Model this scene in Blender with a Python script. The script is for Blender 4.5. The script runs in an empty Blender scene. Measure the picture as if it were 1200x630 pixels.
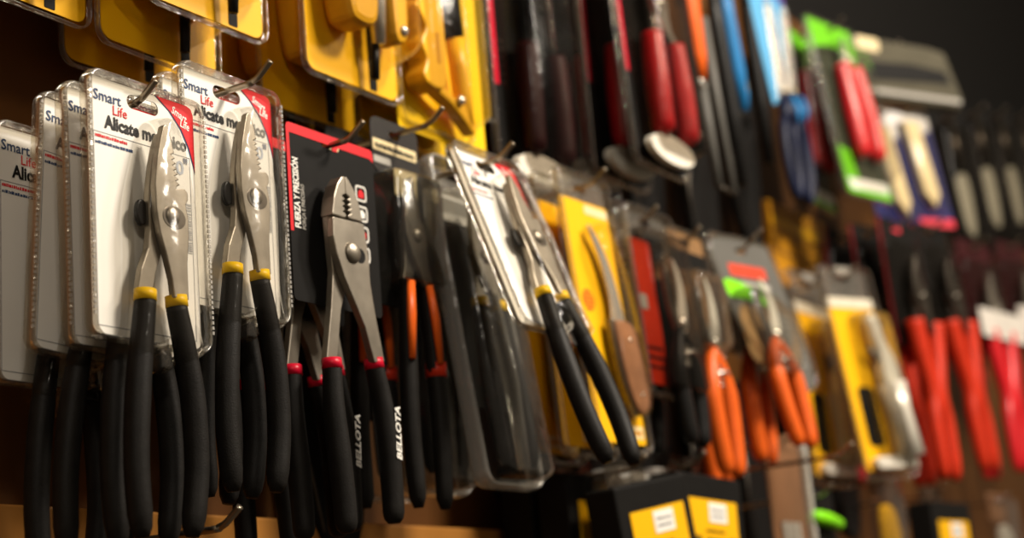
import bpy, bmesh, math, random
from math import sin, cos, pi, radians as R
from mathutils import Vector, Matrix
random.seed(7)
sc = bpy.context.scene
COL = sc.collection

# ------------------------------------------------------------------ camera
# world: X runs along the tool wall, Y into the wall (wall face at y = 0), Z up
AZ, PITCH, ROLL = R(31.5), R(13.6), 0.085
f0 = Vector((cos(AZ), sin(AZ), 0)); r0 = Vector((sin(AZ), -cos(AZ), 0)); zz = Vector((0, 0, 1))
fw = cos(PITCH)*f0 + sin(PITCH)*zz; u0 = cos(PITCH)*zz - sin(PITCH)*f0
rt = cos(ROLL)*r0 - sin(ROLL)*u0; up = cos(ROLL)*u0 + sin(ROLL)*r0
cd = bpy.data.cameras.new('camera'); cam = bpy.data.objects.new('camera', cd); COL.objects.link(cam)
M = Matrix((rt, up, -fw)).transposed().to_4x4(); M.translation = (0, -0.94, 1.30); cam.matrix_world = M
cd.sensor_width = 36; cd.lens = 60; cd.clip_start = 0.02
cd.dof.use_dof = True; cd.dof.focus_distance = 1.19; cd.dof.aperture_fstop = 4.0; cd.dof.aperture_blades = 0
sc.camera = cam

# ------------------------------------------------------------------ world, lamps, exposure
w = bpy.data.worlds.new('world'); sc.world = w; w.use_nodes = True
bgn = w.node_tree.nodes['Background']; bgn.inputs[0].default_value = (1.0, 0.80, 0.58, 1); bgn.inputs[1].default_value = 0.19
def area(name, loc, target, sx, sy, power, col):
    l = bpy.data.lights.new(name, 'AREA'); l.shape = 'RECTANGLE'; l.size = sx; l.size_y = sy; l.energy = power; l.color = col
    o = bpy.data.objects.new(name, l); COL.objects.link(o); o.location = loc
    o.rotation_euler = (Vector(target) - Vector(loc)).to_track_quat('-Z', 'Y').to_euler()
    return o
WARM = (1.0, 0.89, 0.75)
area('ceiling_lamp', (1.55, -1.55, 2.95), (1.0, 0, 1.6), 0.4, 0.25, 56, WARM)
area('ceiling_lamp', (2.6, -1.9, 2.95), (2.3, 0, 1.6), 0.4, 0.25, 26, WARM)
area('ceiling_lamp', (-0.9, -2.0, 2.95), (0.6, 0, 1.6), 0.4, 0.25, 13, WARM)
vs = sc.view_settings
vs.view_transform = 'Standard'; vs.look = 'None'; vs.gamma = 1; vs.use_curve_mapping = False; vs.exposure = 0.10
sc.cycles.transparent_max_bounces = 40
sc.cycles.max_bounces = 8
sc.cycles.caustics_reflective = False; sc.cycles.caustics_refractive = False

# ------------------------------------------------------------------ materials
def lin(h):
    h = h.lstrip('#'); v = [int(h[i:i+2], 16)/255 for i in (0, 2, 4)]
    return [c/12.92 if c <= .04045 else ((c+.055)/1.055)**2.4 for c in v] + [1]
MATS = {}
def mat(name, hexcol, rough=.5, metal=0., var=.12, scale=60., bump=0., bscale=300., coat=0., spec=.2):
    if name in MATS: return MATS[name]
    m = bpy.data.materials.new(name); m.use_nodes = True; nt = m.node_tree; b = nt.nodes['Principled BSDF']
    c = lin(hexcol)
    tc = nt.nodes.new('ShaderNodeTexCoord')
    n = nt.nodes.new('ShaderNodeTexNoise'); n.inputs['Scale'].default_value = scale; n.inputs['Detail'].default_value = 4
    nt.links.new(tc.outputs['Object'], n.inputs['Vector'])
    rp = nt.nodes.new('ShaderNodeValToRGB')
    rp.color_ramp.elements[0].position = .3; rp.color_ramp.elements[1].position = .7
    rp.color_ramp.elements[0].color = [x*(1-var) for x in c[:3]]+[1]
    rp.color_ramp.elements[1].color = [min(1, x*(1+var*.6)) for x in c[:3]]+[1]
    nt.links.new(n.outputs['Fac'], rp.inputs['Fac']); nt.links.new(rp.outputs['Color'], b.inputs['Base Color'])
    b.inputs['Roughness'].default_value = rough; b.inputs['Metallic'].default_value = metal
    b.inputs['Coat Weight'].default_value = coat; b.inputs['Coat Roughness'].default_value = .08
    b.inputs['Specular IOR Level'].default_value = spec
    if bump:
        n2 = nt.nodes.new('ShaderNodeTexNoise'); n2.inputs['Scale'].default_value = bscale; n2.inputs['Detail'].default_value = 3
        nt.links.new(tc.outputs['Object'], n2.inputs['Vector'])
        bp = nt.nodes.new('ShaderNodeBump'); bp.inputs['Strength'].default_value = bump; bp.inputs['Distance'].default_value = .002
        nt.links.new(n2.outputs['Fac'], bp.inputs['Height']); nt.links.new(bp.outputs['Normal'], b.inputs['Normal'])
    MATS[name] = m; return m
def clear(name, tint='#f4f2ec', rough=.08, lo=.04, hi=.55, bump=.35, bscale=60., haze=0.0):
    """thin clear plastic: transmission with a Fresnel-like gloss and a little milky haze"""
    if name in MATS: return MATS[name]
    m = bpy.data.materials.new(name); m.use_nodes = True; nt = m.node_tree
    for n in list(nt.nodes): nt.nodes.remove(n)
    out = nt.nodes.new('ShaderNodeOutputMaterial'); tr = nt.nodes.new('ShaderNodeBsdfTransparent'); gl = nt.nodes.new('ShaderNodeBsdfGlossy')
    tr.inputs[0].default_value = lin(tint); gl.inputs['Roughness'].default_value = rough; gl.inputs['Color'].default_value = (1, 1, 1, 1)
    tc = nt.nodes.new('ShaderNodeTexCoord'); n2 = nt.nodes.new('ShaderNodeTexNoise'); n2.inputs['Scale'].default_value = bscale
    nt.links.new(tc.outputs['Object'], n2.inputs['Vector'])
    bp = nt.nodes.new('ShaderNodeBump'); bp.inputs['Strength'].default_value = bump; bp.inputs['Distance'].default_value = .003
    nt.links.new(n2.outputs['Fac'], bp.inputs['Height'])
    lw = nt.nodes.new('ShaderNodeFresnel'); lw.inputs['IOR'].default_value = 1.5
    mr = nt.nodes.new('ShaderNodeMapRange'); mr.inputs[1].default_value = .04; mr.inputs[2].default_value = .6; mr.inputs[3].default_value = lo; mr.inputs[4].default_value = hi
    nt.links.new(lw.outputs[0], mr.inputs[0]); nt.links.new(bp.outputs[0], gl.inputs['Normal'])
    mx = nt.nodes.new('ShaderNodeMixShader'); nt.links.new(mr.outputs[0], mx.inputs[0])
    base = tr
    if haze:
        df = nt.nodes.new('ShaderNodeBsdfDiffuse'); df.inputs[0].default_value = (.8, .78, .74, 1)
        m0 = nt.nodes.new('ShaderNodeMixShader'); m0.inputs[0].default_value = haze
        nt.links.new(tr.outputs[0], m0.inputs[1]); nt.links.new(df.outputs[0], m0.inputs[2]); base = m0
    nt.links.new(base.outputs[0], mx.inputs[1]); nt.links.new(gl.outputs[0], mx.inputs[2]); nt.links.new(mx.outputs[0], out.inputs[0])
    MATS[name] = m; return m

WHITE = mat('white_card', '#f1eee6', .45, var=.03, scale=20)
BLACKCARD = mat('black_card', '#191817', .5, var=.1, spec=.08)
BLACK = mat('black_rubber', '#1b1917', .5, var=.25, scale=90, bump=.15, bscale=900, spec=.14)
BLACKP = mat('black_plastic', '#1a1918', .4, var=.2, spec=.15)
STEEL = mat('brushed_steel', '#9c9487', .4, .9, var=.22, scale=45, bump=.03, bscale=700)
CHROME = mat('chrome', '#ddd7cc', .25, .75, var=.08)
SATIN = mat('satin_silver', '#e6dfd0', .3, .2, var=.08)
DARKSTEEL = mat('dark_steel', '#6c655c', .35, 1., var=.25)
HOOK = mat('hook_steel', '#a89c8a', .3, 1., var=.15)
YEL = mat('yellow_band', '#f2c318', .4, var=.06)
YCARD = mat('yellow_card', '#f3b60e', .42, var=.05, scale=12)
YPLAS = mat('yellow_plastic', '#eeb024', .35, var=.06)
YDARK = mat('ochre_card', '#c98a1c', .5, var=.1, scale=14)
RED = mat('red_print', '#d8222b', .45, var=.05)
CRED = mat('crimson_band', '#c8102e', .35, var=.06)
REDP = mat('red_plastic', '#dc2028', .3, var=.1, spec=.5)
REDO = mat('vermilion_plastic', '#c9331a', .38, var=.1)
PINK = mat('rose_print', '#d23a49', .45, var=.08)
ORG = mat('orange_plastic', '#e0601c', .38, var=.08)
BLUEINK = mat('blue_ink', '#33486e', .5, var=.05)
GREYINK = mat('grey_ink', '#9a9a9c', .5, var=.05)
PALEBLUE = mat('pale_blue_ink', '#a9b4c6', .5, var=.05)
BLACKINK = mat('black_ink', '#1b1b1b', .5, var=.05)
WOOD = mat('knife_wood', '#a06f4d', .5, var=.25, scale=40)
BROWNCARD = mat('kraft_card', '#8a6346', .6, var=.15, scale=25)
GREYCARD = mat('grey_card', '#5f5d58', .5, var=.12, scale=25)
LIGHTGREY = mat('light_grey_card', '#a9a59c', .5, var=.08)
GREEN = mat('lime_print', '#6cc21e', .45, var=.06)
LIME = mat('lime_plastic', '#86e61c', .35, var=.06)
BLUE = mat('azure_plastic', '#2473ad', .4, var=.1)
PBLUE = mat('pale_azure_card', '#5da7d6', .45, var=.1)
PURPLE = mat('purple_print', '#5b3f8c', .45, var=.08)
NAVY = mat('navy_plastic', '#151b34', .45, var=.12)
NAVYC = mat('navy_card', '#26275a', .45, var=.1)
CREAM = mat('cream_plastic', '#e6d2a2', .45, var=.08)
OLIVE = mat('olive_pouch', '#5a5649', .8, spec=.04, var=.15, scale=18)
CLEAR = clear('clear_plastic', '#f8f6f2', .14, .009, .32, .3)
RIM = clear('clear_rim', '#f4f1ea', .12, .04, .6, .5, 90., haze=.04)
BEAD = clear('clear_beads', '#f4f1ea', .15, .08, .6, .5, 90., haze=.35)
PALERIM = clear('pale_rim', '#eceae4', .14, .06, .6, .5, 60., haze=.26)  # milky haze stands in for strong reflections on the shell walls
SHELL = clear('grey_clear_shell', '#ecebe6', .13, .03, .6, .35, 45., haze=.012)
SMOKE = clear('smoky_shell', '#d2cdc6', .16, .008, .3, .35, 45.)

# ------------------------------------------------------------------ mesh helpers (millimetres in the tool's own frame: x right, z up, -y front)
def rrect(x0, x1, z0, z1, r=3., n=4):
    o = []
    for cx, cz, a in ((x1-r, z1-r, 0), (x0+r, z1-r, 90), (x0+r, z0+r, 180), (x1-r, z0+r, 270)):
        for i in range(n+1):
            t = R(a+90*i/n); o.append((cx+r*cos(t), cz+r*sin(t)))
    return o
def oval(cx, cz, rx, rz, n=20): return [(cx+rx*cos(2*pi*i/n), cz+rz*sin(2*pi*i/n)) for i in range(n)]
def crom(p, n=6, closed=True):
    q = []; N = len(p); rng = range(N) if closed else range(N-1)
    P = lambda i: p[i % N] if closed else p[max(0, min(N-1, i))]
    for i in rng:
        a, b, c, d = P(i-1), P(i), P(i+1), P(i+2)
        for k in range(n):
            t = k/n
            q.append(tuple(.5*((2*b[j])+(c[j]-a[j])*t+(2*a[j]-5*b[j]+4*c[j]-d[j])*t*t+(3*b[j]-a[j]-3*c[j]+d[j])*t**3) for j in range(len(b))))
    if not closed: q.append(tuple(p[-1]))
    return q
def prism(bm, pts, y0, y1, holes=()):
    if not holes:
        va = [bm.verts.new((x, y0, z)) for x, z in pts]; vb = [bm.verts.new((x, y1, z)) for x, z in pts]
        bm.faces.new(va); bm.faces.new(vb[::-1]); n = len(pts)
        for i in range(n): bm.faces.new((va[i], vb[i], vb[(i+1) % n], va[(i+1) % n]))
        return
    es = []
    for loop in [pts]+list(holes):
        v = [bm.verts.new((x, y0, z)) for x, z in loop]
        for i in range(len(v)): es.append(bm.edges.new((v[i], v[(i+1) % len(v)])))
    g = bmesh.ops.triangle_fill(bm, edges=es, use_beauty=True)
    fs = [e for e in g['geom'] if isinstance(e, bmesh.types.BMFace)]
    ex = bmesh.ops.extrude_face_region(bm, geom=fs)
    for v in ex['geom']:
        if isinstance(v, bmesh.types.BMVert): v.co.y = y1
def tube(bm, pts, rad, n=10, closed=False, cap=True):
    P = [Vector(p) for p in pts]; N = len(P); rings = []
    nrm = None
    for i in range(N):
        a = P[i-1] if (i or closed) else P[i]; b = P[(i+1) % N] if (i < N-1 or closed) else P[i]
        t = (b-a).normalized()
        if nrm is None:
            nrm = Vector((0, 1, 0)); nrm = nrm - t*nrm.dot(t)
            if nrm.length < .1: nrm = Vector((1, 0, 0)) - t*t.x
            nrm.normalize()
        else: nrm = (nrm - t*nrm.dot(t)).normalized()
        bn = t.cross(nrm); r = rad[i] if isinstance(rad, list) else rad
        ra, rb = r if isinstance(r, tuple) else (r, r)      # ra along depth, rb sideways
        rings.append([bm.verts.new(P[i]+nrm*(ra*cos(2*pi*k/n))+bn*(rb*sin(2*pi*k/n))) for k in range(n)])
    for i in range(N if closed else N-1):
        A, B = rings[i], rings[(i+1) % N]
        for k in range(n): bm.faces.new((A[k], A[(k+1) % n], B[(k+1) % n], B[k]))
    if cap and not closed: bm.faces.new(rings[0][::-1]); bm.faces.new(rings[-1])
def inset(pts, d):
    n = len(pts); A = sum(pts[i][0]*pts[(i+1) % n][1]-pts[(i+1) % n][0]*pts[i][1] for i in range(n)); s = 1 if A > 0 else -1; o = []
    for i in range(n):
        a, b = pts[i-1], pts[(i+1) % n]; tx, tz = b[0]-a[0], b[1]-a[1]; l = math.hypot(tx, tz) or 1
        o.append((pts[i][0]-s*tz/l*d, pts[i][1]+s*tx/l*d))
    return o
def bubble(bm, pts, y, depth, ins=4., steps=5):
    """open-backed moulded blister: flares from outline pts at y to a flat inset top at y - depth"""
    rings = []
    for k in range(steps+1):
        t = k/steps*pi/2
        rings.append([bm.verts.new((x, y-depth*sin(t), z)) for x, z in inset(pts, ins*(1-cos(t)))])
    n = len(pts)
    for A, B in zip(rings, rings[1:]):
        for i in range(n): bm.faces.new((A[i], A[(i+1) % n], B[(i+1) % n], B[i]))
    bm.faces.new(rings[-1])
def dome(bm, cx, cz, y, r, h, n=18, s=5):
    rings = [[bm.verts.new((cx+r*cos(k/s*pi/2*.9)*cos(2*pi*i/n), y-h*sin(k/s*pi/2*.9), cz+r*cos(k/s*pi/2*.9)*sin(2*pi*i/n))) for i in range(n)] for k in range(s+1)]
    for A, B in zip(rings, rings[1:]):
        for i in range(n): bm.faces.new((A[i], A[(i+1) % n], B[(i+1) % n], B[i]))
    bm.faces.new(rings[-1]); bm.faces.new(rings[0][::-1])
def box(bm, x0, x1, y0, y1, z0, z1): prism(bm, [(x0, z0), (x1, z0), (x1, z1), (x0, z1)], y0, y1)
def part(name, parent, m, fn, smooth=False, bevel=0., label=None, scale=.001):
    bm = bmesh.new(); fn(bm)
    bmesh.ops.recalc_face_normals(bm, faces=bm.faces)
    for v in bm.verts: v.co *= scale
    me = bpy.data.meshes.new(name); bm.to_mesh(me); bm.free()
    me.materials.append(m)
    if smooth:
        for p in me.polygons: p.use_smooth = True
    o = bpy.data.objects.new(name, me); COL.objects.link(o); o.parent = parent
    if bevel:
        b = o.modifiers.new('bevel', 'BEVEL'); b.width = bevel*.001; b.segments = 2; b.limit_method = 'ANGLE'; b.angle_limit = R(50)
    if label: o['label'] = label
    return o
def text(name, parent, body, m, x, z, size, y=-.6, width=None, rot=0, shear=0., bold=0., align='LEFT'):
    c = bpy.data.curves.new('font', 'FONT'); c.body = body; c.size = 1; c.shear = shear; c.offset = bold; c.align_x = align; c.resolution_u = 2; c.extrude = .004
    t = bpy.data.objects.new('font', c); COL.objects.link(t)
    bpy.context.view_layer.update()
    me = bpy.data.meshes.new_from_object(t.evaluated_get(bpy.context.evaluated_depsgraph_get()))
    bpy.data.objects.remove(t); bpy.data.curves.remove(c)
    xs = [v.co.x for v in me.vertices]; wd = max(xs)-min(xs)
    sx = (width/wd if width else size); ca, sa = cos(R(rot)), sin(R(rot))
    for v in me.vertices:
        a, b = v.co.x*sx, v.co.y*size
        v.co = Vector(((x+a*ca-b*sa), y-v.co.z*10, (z+a*sa+b*ca)))*.001
    me.materials.clear(); me.materials.append(m); me.name = name
    o = bpy.data.objects.new(name, me); COL.objects.link(o); o.parent = parent
    return o
def scribble(bm, x0, x1, z, h, y=-.7, seed=1):
    """a row of small dashes: print too fine to read"""
    rd = random.Random(seed); x = x0
    while x < x1:
        wl = rd.uniform(.6, 2.2); box(bm, x, min(x+wl, x1), y, y+.2, z, z+h*rd.uniform(.7, 1)); x += wl+rd.uniform(.3, .8)
def thing(name, label, cat, group=None):
    o = bpy.data.objects.new(name, None); o.empty_display_size = .02; COL.objects.link(o)
    o['label'] = label; o['category'] = cat
    if group: o['group'] = group
    return o
def copy_tree(o, parent=None):
    c = o.copy(); COL.objects.link(c); c.parent = parent
    for ch in list(o.children): copy_tree(ch, c)
    return c
PROTO = {}
def put(builder, loc, label, rot=(0, 0, 0), group=None, key=None, cat=None, scale=None, **kw):
    """first call builds the thing; later calls copy it with its parts"""
    k = key or builder.__name__
    if k not in PROTO: o = PROTO[k] = builder(**kw)
    else: o = copy_tree(PROTO[k])
    o.location = loc; o.rotation_euler = tuple(R(a) for a in rot); o['label'] = label
    if scale: o.scale = (scale,)*3
    if cat: o['category'] = cat
    if group: o['group'] = group
    elif 'group' in o: del o['group']
    return o
def structure(o, label=None):
    o['kind'] = 'structure'
    if label: o['label'] = label
    return o

# ------------------------------------------------------------------ the wall
def wall_mat():
    m = mat('brown_board', '#5f3b17', .6, var=.3, scale=3.0, bump=.12, bscale=90)
    return m
def box_m(x0, x1, y0, y1, z0, z1): return lambda bm: box(bm, x0, x1, y0, y1, z0, z1)
wb = structure(part('wall_back', None, wall_mat(), box_m(-1.5, 7, 0, .025, .55, 2.30), scale=1), 'brown wooden display board carrying the rows of hooks')
wb2 = structure(part('wall_upper', None, mat('black_wall', '#1a1918', .9, var=.1, spec=.1), box_m(-1.5, 7, .03, .10, 0, 3.2), scale=1), 'black wall above the display board')
structure(part('floor', None, mat('floor_grey', '#4a443c', .6, var=.2, scale=3), box_m(-3, 8, -4, .03, -.05, 0), scale=1), 'dark grey shop floor')
structure(part('trim_1', wb, mat('pale_batten', '#b47a38', .45, var=.25, scale=6), box_m(-1.5, 7, -.03, 0, 1.388, 1.447), bevel=2, scale=1), 'pale wooden batten along the board')

# ------------------------------------------------------------------ hooks
def hook_build(length=200., rise=12.):
    o = thing('peg_hook', '', 'hook')
    L = length
    path = [(0, 0, 0), (0, -L*.5, 0), (0, -L+18, 0), (0, -L+13, rise*.06), (0, -L+7, rise*.22), (0, -L, rise*.62), (0, -L-6, rise)]
    part('rod', o, HOOK, lambda bm: tube(bm, crom(path, 4, False), 2.5, 10), True)
    part('back_plate', o, mat('dark_plate', '#2a211a', .5, .3), lambda bm: prism(bm, rrect(-7, 7, -10, 10, 3), -2, 0), bevel=.4)
    return o
def hook(x, z, label, length=.2):
    return put(hook_build, (x, 0, z), label, key='hook%d' % int(length*1000), group='steel hooks on the board', length=length*1000)

# ------------------------------------------------------------------ pliers packs with white card
def frame_lines(bm, x0, x1, z0, z1, t, y):
    box(bm, x0, x1, y, y+.2, z0, z0+t); box(bm, x0, x1, y, y+.2, z1-t, z1); box(bm, x0, x0+t, y, y+.2, z0+t, z1-t); box(bm, x1-t, x1, y, y+.2, z0+t, z1-t)
def rim_tube(bm, pts, ra, rb, y=0, n=8): tube(bm, [(x, y, z) for x, z in pts], (ra, rb), n, closed=True)
def beads(bm, x, z0, z1, y, n, s=.9):
    for i in range(n):
        z = z0+(z1-z0)*(i+.5)/n; h = (z1-z0)/n*.32
        box(bm, x-s, x+s, y-1.1, y+.4, z-h, z+h)
def grip(bm, pts, y, r): tube(bm, [(x, y, z) for x, z in crom(pts, 5, False)], r, 14)
def taper(n, r0_, r1_, r2_, end=.55):
    o = []
    for i in range(n):
        t = i/(n-1); r = r0_+(r1_-r0_)*t/.5 if t < .5 else r1_+(r2_-r1_)*(t-.5)/.5
        if t > .93: r *= end+(1-end)*(1-(t-.93)/.07)
        o.append((r, r))
    return o
def white_pack():
    o = thing('pliers_pack', '', 'pliers pack')
    c = part('card', o, WHITE, lambda bm: prism(bm, rrect(-50, 50, -164, 10, 6), 0, .7, [rrect(-14, 16, -5, 5, 4.9)]))
    wedge = lambda d: [(14-d, 10)]+[(44, 10), (48, 8.5), (50, 4), (50, -38-d)]+[(49-d*.6, -33), (45-d, -21), (38-d, -9), (27-d, 2)]
    part('corner_edge', c, BLUEINK, lambda bm: prism(bm, wedge(1.2), -.25, 0))
    part('corner_flash', c, RED, lambda bm: prism(bm, wedge(0), -.5, -.1), label='red printed corner')
    text('corner_logo', c, 'Smart', WHITE, 28, 1.5, 8, -.7, 15, -18, bold=.015)
    text('corner_logo', c, 'Life', WHITE, 36, -6.5, 8, -.7, 9, -12, bold=.015)
    text('logo', c, 'Smart', BLUEINK, -45, -6, 10.5, -.4, 25, 0, bold=.01)
    text('logo', c, 'Life', RED, -28, -13.5, 9.5, -.4, 13, 0, bold=.005)
    text('title', c, 'Alicate mecánico', BLACKINK, -35, -24, 12.5, -.4, 78, 0, bold=.035)
    text('size_mark', c, '10', PALEBLUE, 23, -42, 14, -.4, 13, bold=.02)
    text('size_mark', c, "''", BLUEINK, 38.5, -39, 13, -.4, 4, bold=.03)
    part('small_print', c, RED, lambda bm: scribble(bm, -44, -15, -32, 2.2, -.3, 3))
    part('small_print', c, BLUEINK, lambda bm: scribble(bm, -44, -10, -36.5, 2.2, -.3, 4))
    part('border_line', c, GREYINK, lambda bm: frame_lines(bm, -45.5, 45.5, -159, -28, .5, -.25))
    def bars(bm):
        rd = random.Random(5); z = -62.
        while z > -98:
            h = rd.choice((.5, .8, 1.3)); box(bm, 36, 44.5, -.4, -.1, z-h, z); z -= h+rd.choice((.5, .8, 1.1))
    part('barcode', c, GREYINK, bars)
    part('rim', o, RIM, lambda bm: rim_tube(bm, rrect(-53, 53, -167, 12, 9, 5), 6, 1.7, -2), True)
    def bd(bm):
        beads(bm, -54.4, -155, 4, -6.5, 44); beads(bm, 54.4, -155, 4, -6.5, 44)
    part('rim_beading', o, BEAD, bd)['kind'] = 'stuff'
    bo = crom([(5, -11), (14, -18), (22, -40), (28, -75), (28, -110), (27, -150), (30, -176), (4, -178), (-2, -168), (-6, -178), (-30, -176), (-26, -150), (-23, -110), (-22, -75), (-12, -40), (-4, -18)], 4)
    part('blister', o, CLEAR, lambda bm: bubble(bm, bo, -.8, 23, 5), True)
    part('blister_tab', o, RIM, lambda bm: bubble(bm, rrect(-4, 10, -186, -168, 3), -.8, 12, 3), True)
    teeth = []
    for i in range(7):
        z = -36-i*3.6; x = 10.5+i*.75; teeth += [(x+1.0, z), (x-2.2, z-1.8)]
    front = [(4, -17), (7, -21), (9, -28), (10.5, -34)]+teeth+[(12, -61), (20, -59.5), (23, -62), (23, -67), (20.5, -71), (22.5, -80), (22.5, -93), (20, -112), (20, -137), (6.5, -137), (5, -125), (0, -108), (-5, -94), (-7.5, -80), (-8, -62), (-5, -42), (-1, -27), (1.5, -19)]
    rear = [(3, -22), (-1, -32), (-5, -46), (-8, -62), (-9, -72), (-9, -86), (-9, -92), (-11, -105), (-18, -120), (-22, -137), (-8.5, -137), (-5, -122), (2, -105), (8, -95), (12, -80), (12, -66), (7, -60), (5, -40)]
    part('rear_jaw', o, STEEL, lambda bm: prism(bm, rear, -12.6, -7), bevel=.9)
    part('front_jaw', o, STEEL, lambda bm: prism(bm, front, -18, -12.7), bevel=.9)
    part('dark_bump', o, BLACKP, lambda bm: prism(bm, oval(-12, -80, 5, 9), -9.5, -5.5), bevel=1)  # black disc for the dark bump at the rear jaw's shoulder
    part('pivot_recess', o, DARKSTEEL, lambda bm: prism(bm, oval(8.5, -82, 11, 8), -18.3, -17.5), bevel=.2)
    part('pivot_bolt', o, STEEL, lambda bm: dome(bm, 7, -81, -18, 6.5, 3.2), True)
    gl = [(-15.3, -141), (-20, -170), (-25, -205), (-28, -250), (-25, -295)]; gr = [(13.3, -141), (20, -170), (26, -205), (27, -250), (20, -293)]
    for g in (gl, gr):
        n = len(crom(g, 5, False))
        part('grip', o, BLACK, lambda bm: grip(bm, g, -12.5, taper(n, 7.2, 8.6, 8)), True)
    for x in (-15.2, 13.2):
        part('grip_band', o, YEL, lambda bm: tube(bm, [(x, -12.5, -134), (x+(-.5 if x < 0 else .7), -12.5, -141.5)], [(7.3, 7.6), (7.5, 7.8)], 16), True, label='yellow band above the grip')
    return o

# ------------------------------------------------------------------ pliers on black card with red border
def black_card_pliers():
    o = thing('pliers_on_card', '', 'pliers')
    c = part('card', o, BLACKCARD, lambda bm: prism(bm, rrect(-55, 55, -134, 7, 4), 0, .8, [rrect(-12, 12, -4, 3, 3)]))
    part('red_border', c, RED, lambda bm: prism(bm, [(-55, -80), (-51.5, -80), (-51.5, -1), (51, -1), (55, -3.5), (55, 3), (53.5, 6), (51, 7), (-51, 7), (-54, 6), (-55, 3)], -.3, 0), label='red printed border')
    part('hang_tab', c, RED, lambda bm: prism(bm, [(-2, 0), (10, 0), (7, -5), (2, -5)], -.5, -.2))
    text('slogan', c, 'FUERZA Y PRECISIÓN', WHITE, -43, -77, 9.5, -.4, 56, 90, bold=.03)
    text('slogan', c, 'FORÇA E PRECISÃO', LIGHTGREY, -37, -77, 5.5, -.4, 36, 90, bold=.02)
    for i in range(4):
        z = -27-i*17
        part('icon', c, WHITE, lambda bm: prism(bm, rrect(29, 43, z-13, z, 3), -.4, 0, [rrect(30.3, 41.7, z-11.7, z-1.3, 2)]))
        part('icon_mark', c, [RED, WHITE, RED, WHITE][i], lambda bm: prism(bm, [(32, z-10), (39, z-10), (40, z-6), (36, z-3), (33, z-5)], -.4, 0))
    tl = [(-10, -47)]
    for i in range(4): tl += [(-14.5, -49.5-i*4.2), (-10.8, -51.5-i*4.2)]
    left = [(-10, -33), (-14, -34), (-20, -41), (-25, -52), (-28, -65), (-28, -67), (-12, -67)]+tl[::-1]
    rj = [(-9.4, -33), (-6, -34), (2, -43), (7, -54), (9.5, -66.5), (-7.5, -66.5)]+[(-(x+9.7)-9.7, z) for x, z in tl[::-1]]
    body = [(-28.5, -69), (10, -68), (12, -80), (14, -96), (14, -115), (18, -140), (26, -176), (13, -178), (4, -152), (-8, -132), (-18, -116), (-26, -98), (-29.5, -84)]
    rear = [(-27, -60), (-24, -110), (-29, -140), (-39, -184), (-26, -184), (-17, -140), (-6, -112), (2, -80), (0, -60)]
    def rearf(bm): prism(bm, rear, -14, -8); prism(bm, rj, -20, -8)
    def frontf(bm): prism(bm, body, -20.5, -14.2); prism(bm, left, -20, -8)
    part('rear_jaw', o, STEEL, rearf, bevel=.8)
    part('front_jaw', o, STEEL, frontf, bevel=.8)
    part('slip_slot', o, BLACKP, lambda bm: prism(bm, oval(3, -95, 6, 6), -20.8, -20), bevel=.1)
    part('pivot_bolt', o, STEEL, lambda bm: dome(bm, -7, -94, -20.5, 8.8, 4.5), True)
    gl = [(-32.5, -184), (-33, -215), (-30, -250), (-27, -285), (-26, -309)]; gr = [(20, -178), (27, -205), (32, -240), (33.5, -275), (33, -300)]
    for i, g in enumerate((gl, gr)):
        n = len(crom(g, 5, False))
        gp = part('grip', o, BLACK, lambda bm: grip(bm, g, -14, taper(n, 7.4, 9.2, 8.4)), True)
        if i: text('grip_lettering', gp, 'BELLOTA', WHITE, 36, -253, 9, -23.4, 42, 88, shear=.2, bold=.03)
    for x, z, d in ((-32.5, -182, 0), (19.6, -176, 1.2)):
        part('grip_band', o, CRED, lambda bm: tube(bm, [(x, -14, z+3), (x+d, -14, z-5)], [(7.6, 7.6), (7.9, 7.9)], 16), True, label='crimson band above the grip')
    return o

# ------------------------------------------------------------------ plain pliers used in several packs
def add_pliers(o, x, y, z, s, steel, gmat, bandmat=None, spread=18., glen=140., curve=8., gr=7.5, reach=95., waist=None):
    """jaw tip at (x, z); s scales the head; two halves, bolt, two grips (+ bands)"""
    T = lambda pts: [(x+a*s, z+b*s) for a, b in pts]
    head = [(-1, 0), (-6, -8), (-12, -22), (-15, -38), (-15, -52), (-9, -68), (2, -84), (spread*.5, -reach), (spread*.5+12, -reach), (14, -80), (12, -64), (14, -50), (10, -40), (1, -36), (0, -20)]
    mir = [(-a, b) for a, b in head]
    part('rear_jaw', o, steel, lambda bm: prism(bm, T(mir), y, y+5), bevel=.6)
    part('front_jaw', o, steel, lambda bm: prism(bm, T(head), y-5, y-.1), bevel=.6)
    part('pivot_bolt', o, steel, lambda bm: dome(bm, x, z-52*s, y-5, 6*s, 3), True)
    for sg in (-1, 1):
        p = [(x+sg*(spread*.5+6)*s, z-reach*s+4), (x+sg*((spread*.5+6)*s+curve*.6), z-reach*s-glen*.3), (x+sg*((spread*.5+6)*s+curve), z-reach*s-glen*.65), (x+sg*((spread*.5+6)*s+curve*.7), z-reach*s-glen)]
        if waist is not None: p = [(x+sg*22, z-reach*s+12), (x+sg*17, z-reach*s-glen*.15), (x+sg*waist, z-reach*s-glen*.42), (x+sg*(waist+5), z-reach*s-glen*.62), (x+sg*(waist+4), z-reach*s-glen)]
        n = len(crom(p, 5, False))
        part('grip', o, gmat, lambda bm: grip(bm, p, y, taper(n, gr*(.85 if waist is None else 1.3), gr, gr*.9)), True)
        if bandmat:
            px = x+sg*(spread*.5+6)*s
            part('grip_band', o, bandmat, lambda bm: tube(bm, [(px, y, z-reach*s+6), (px, y, z-reach*s-3)], gr*.95, 14), True)

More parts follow.
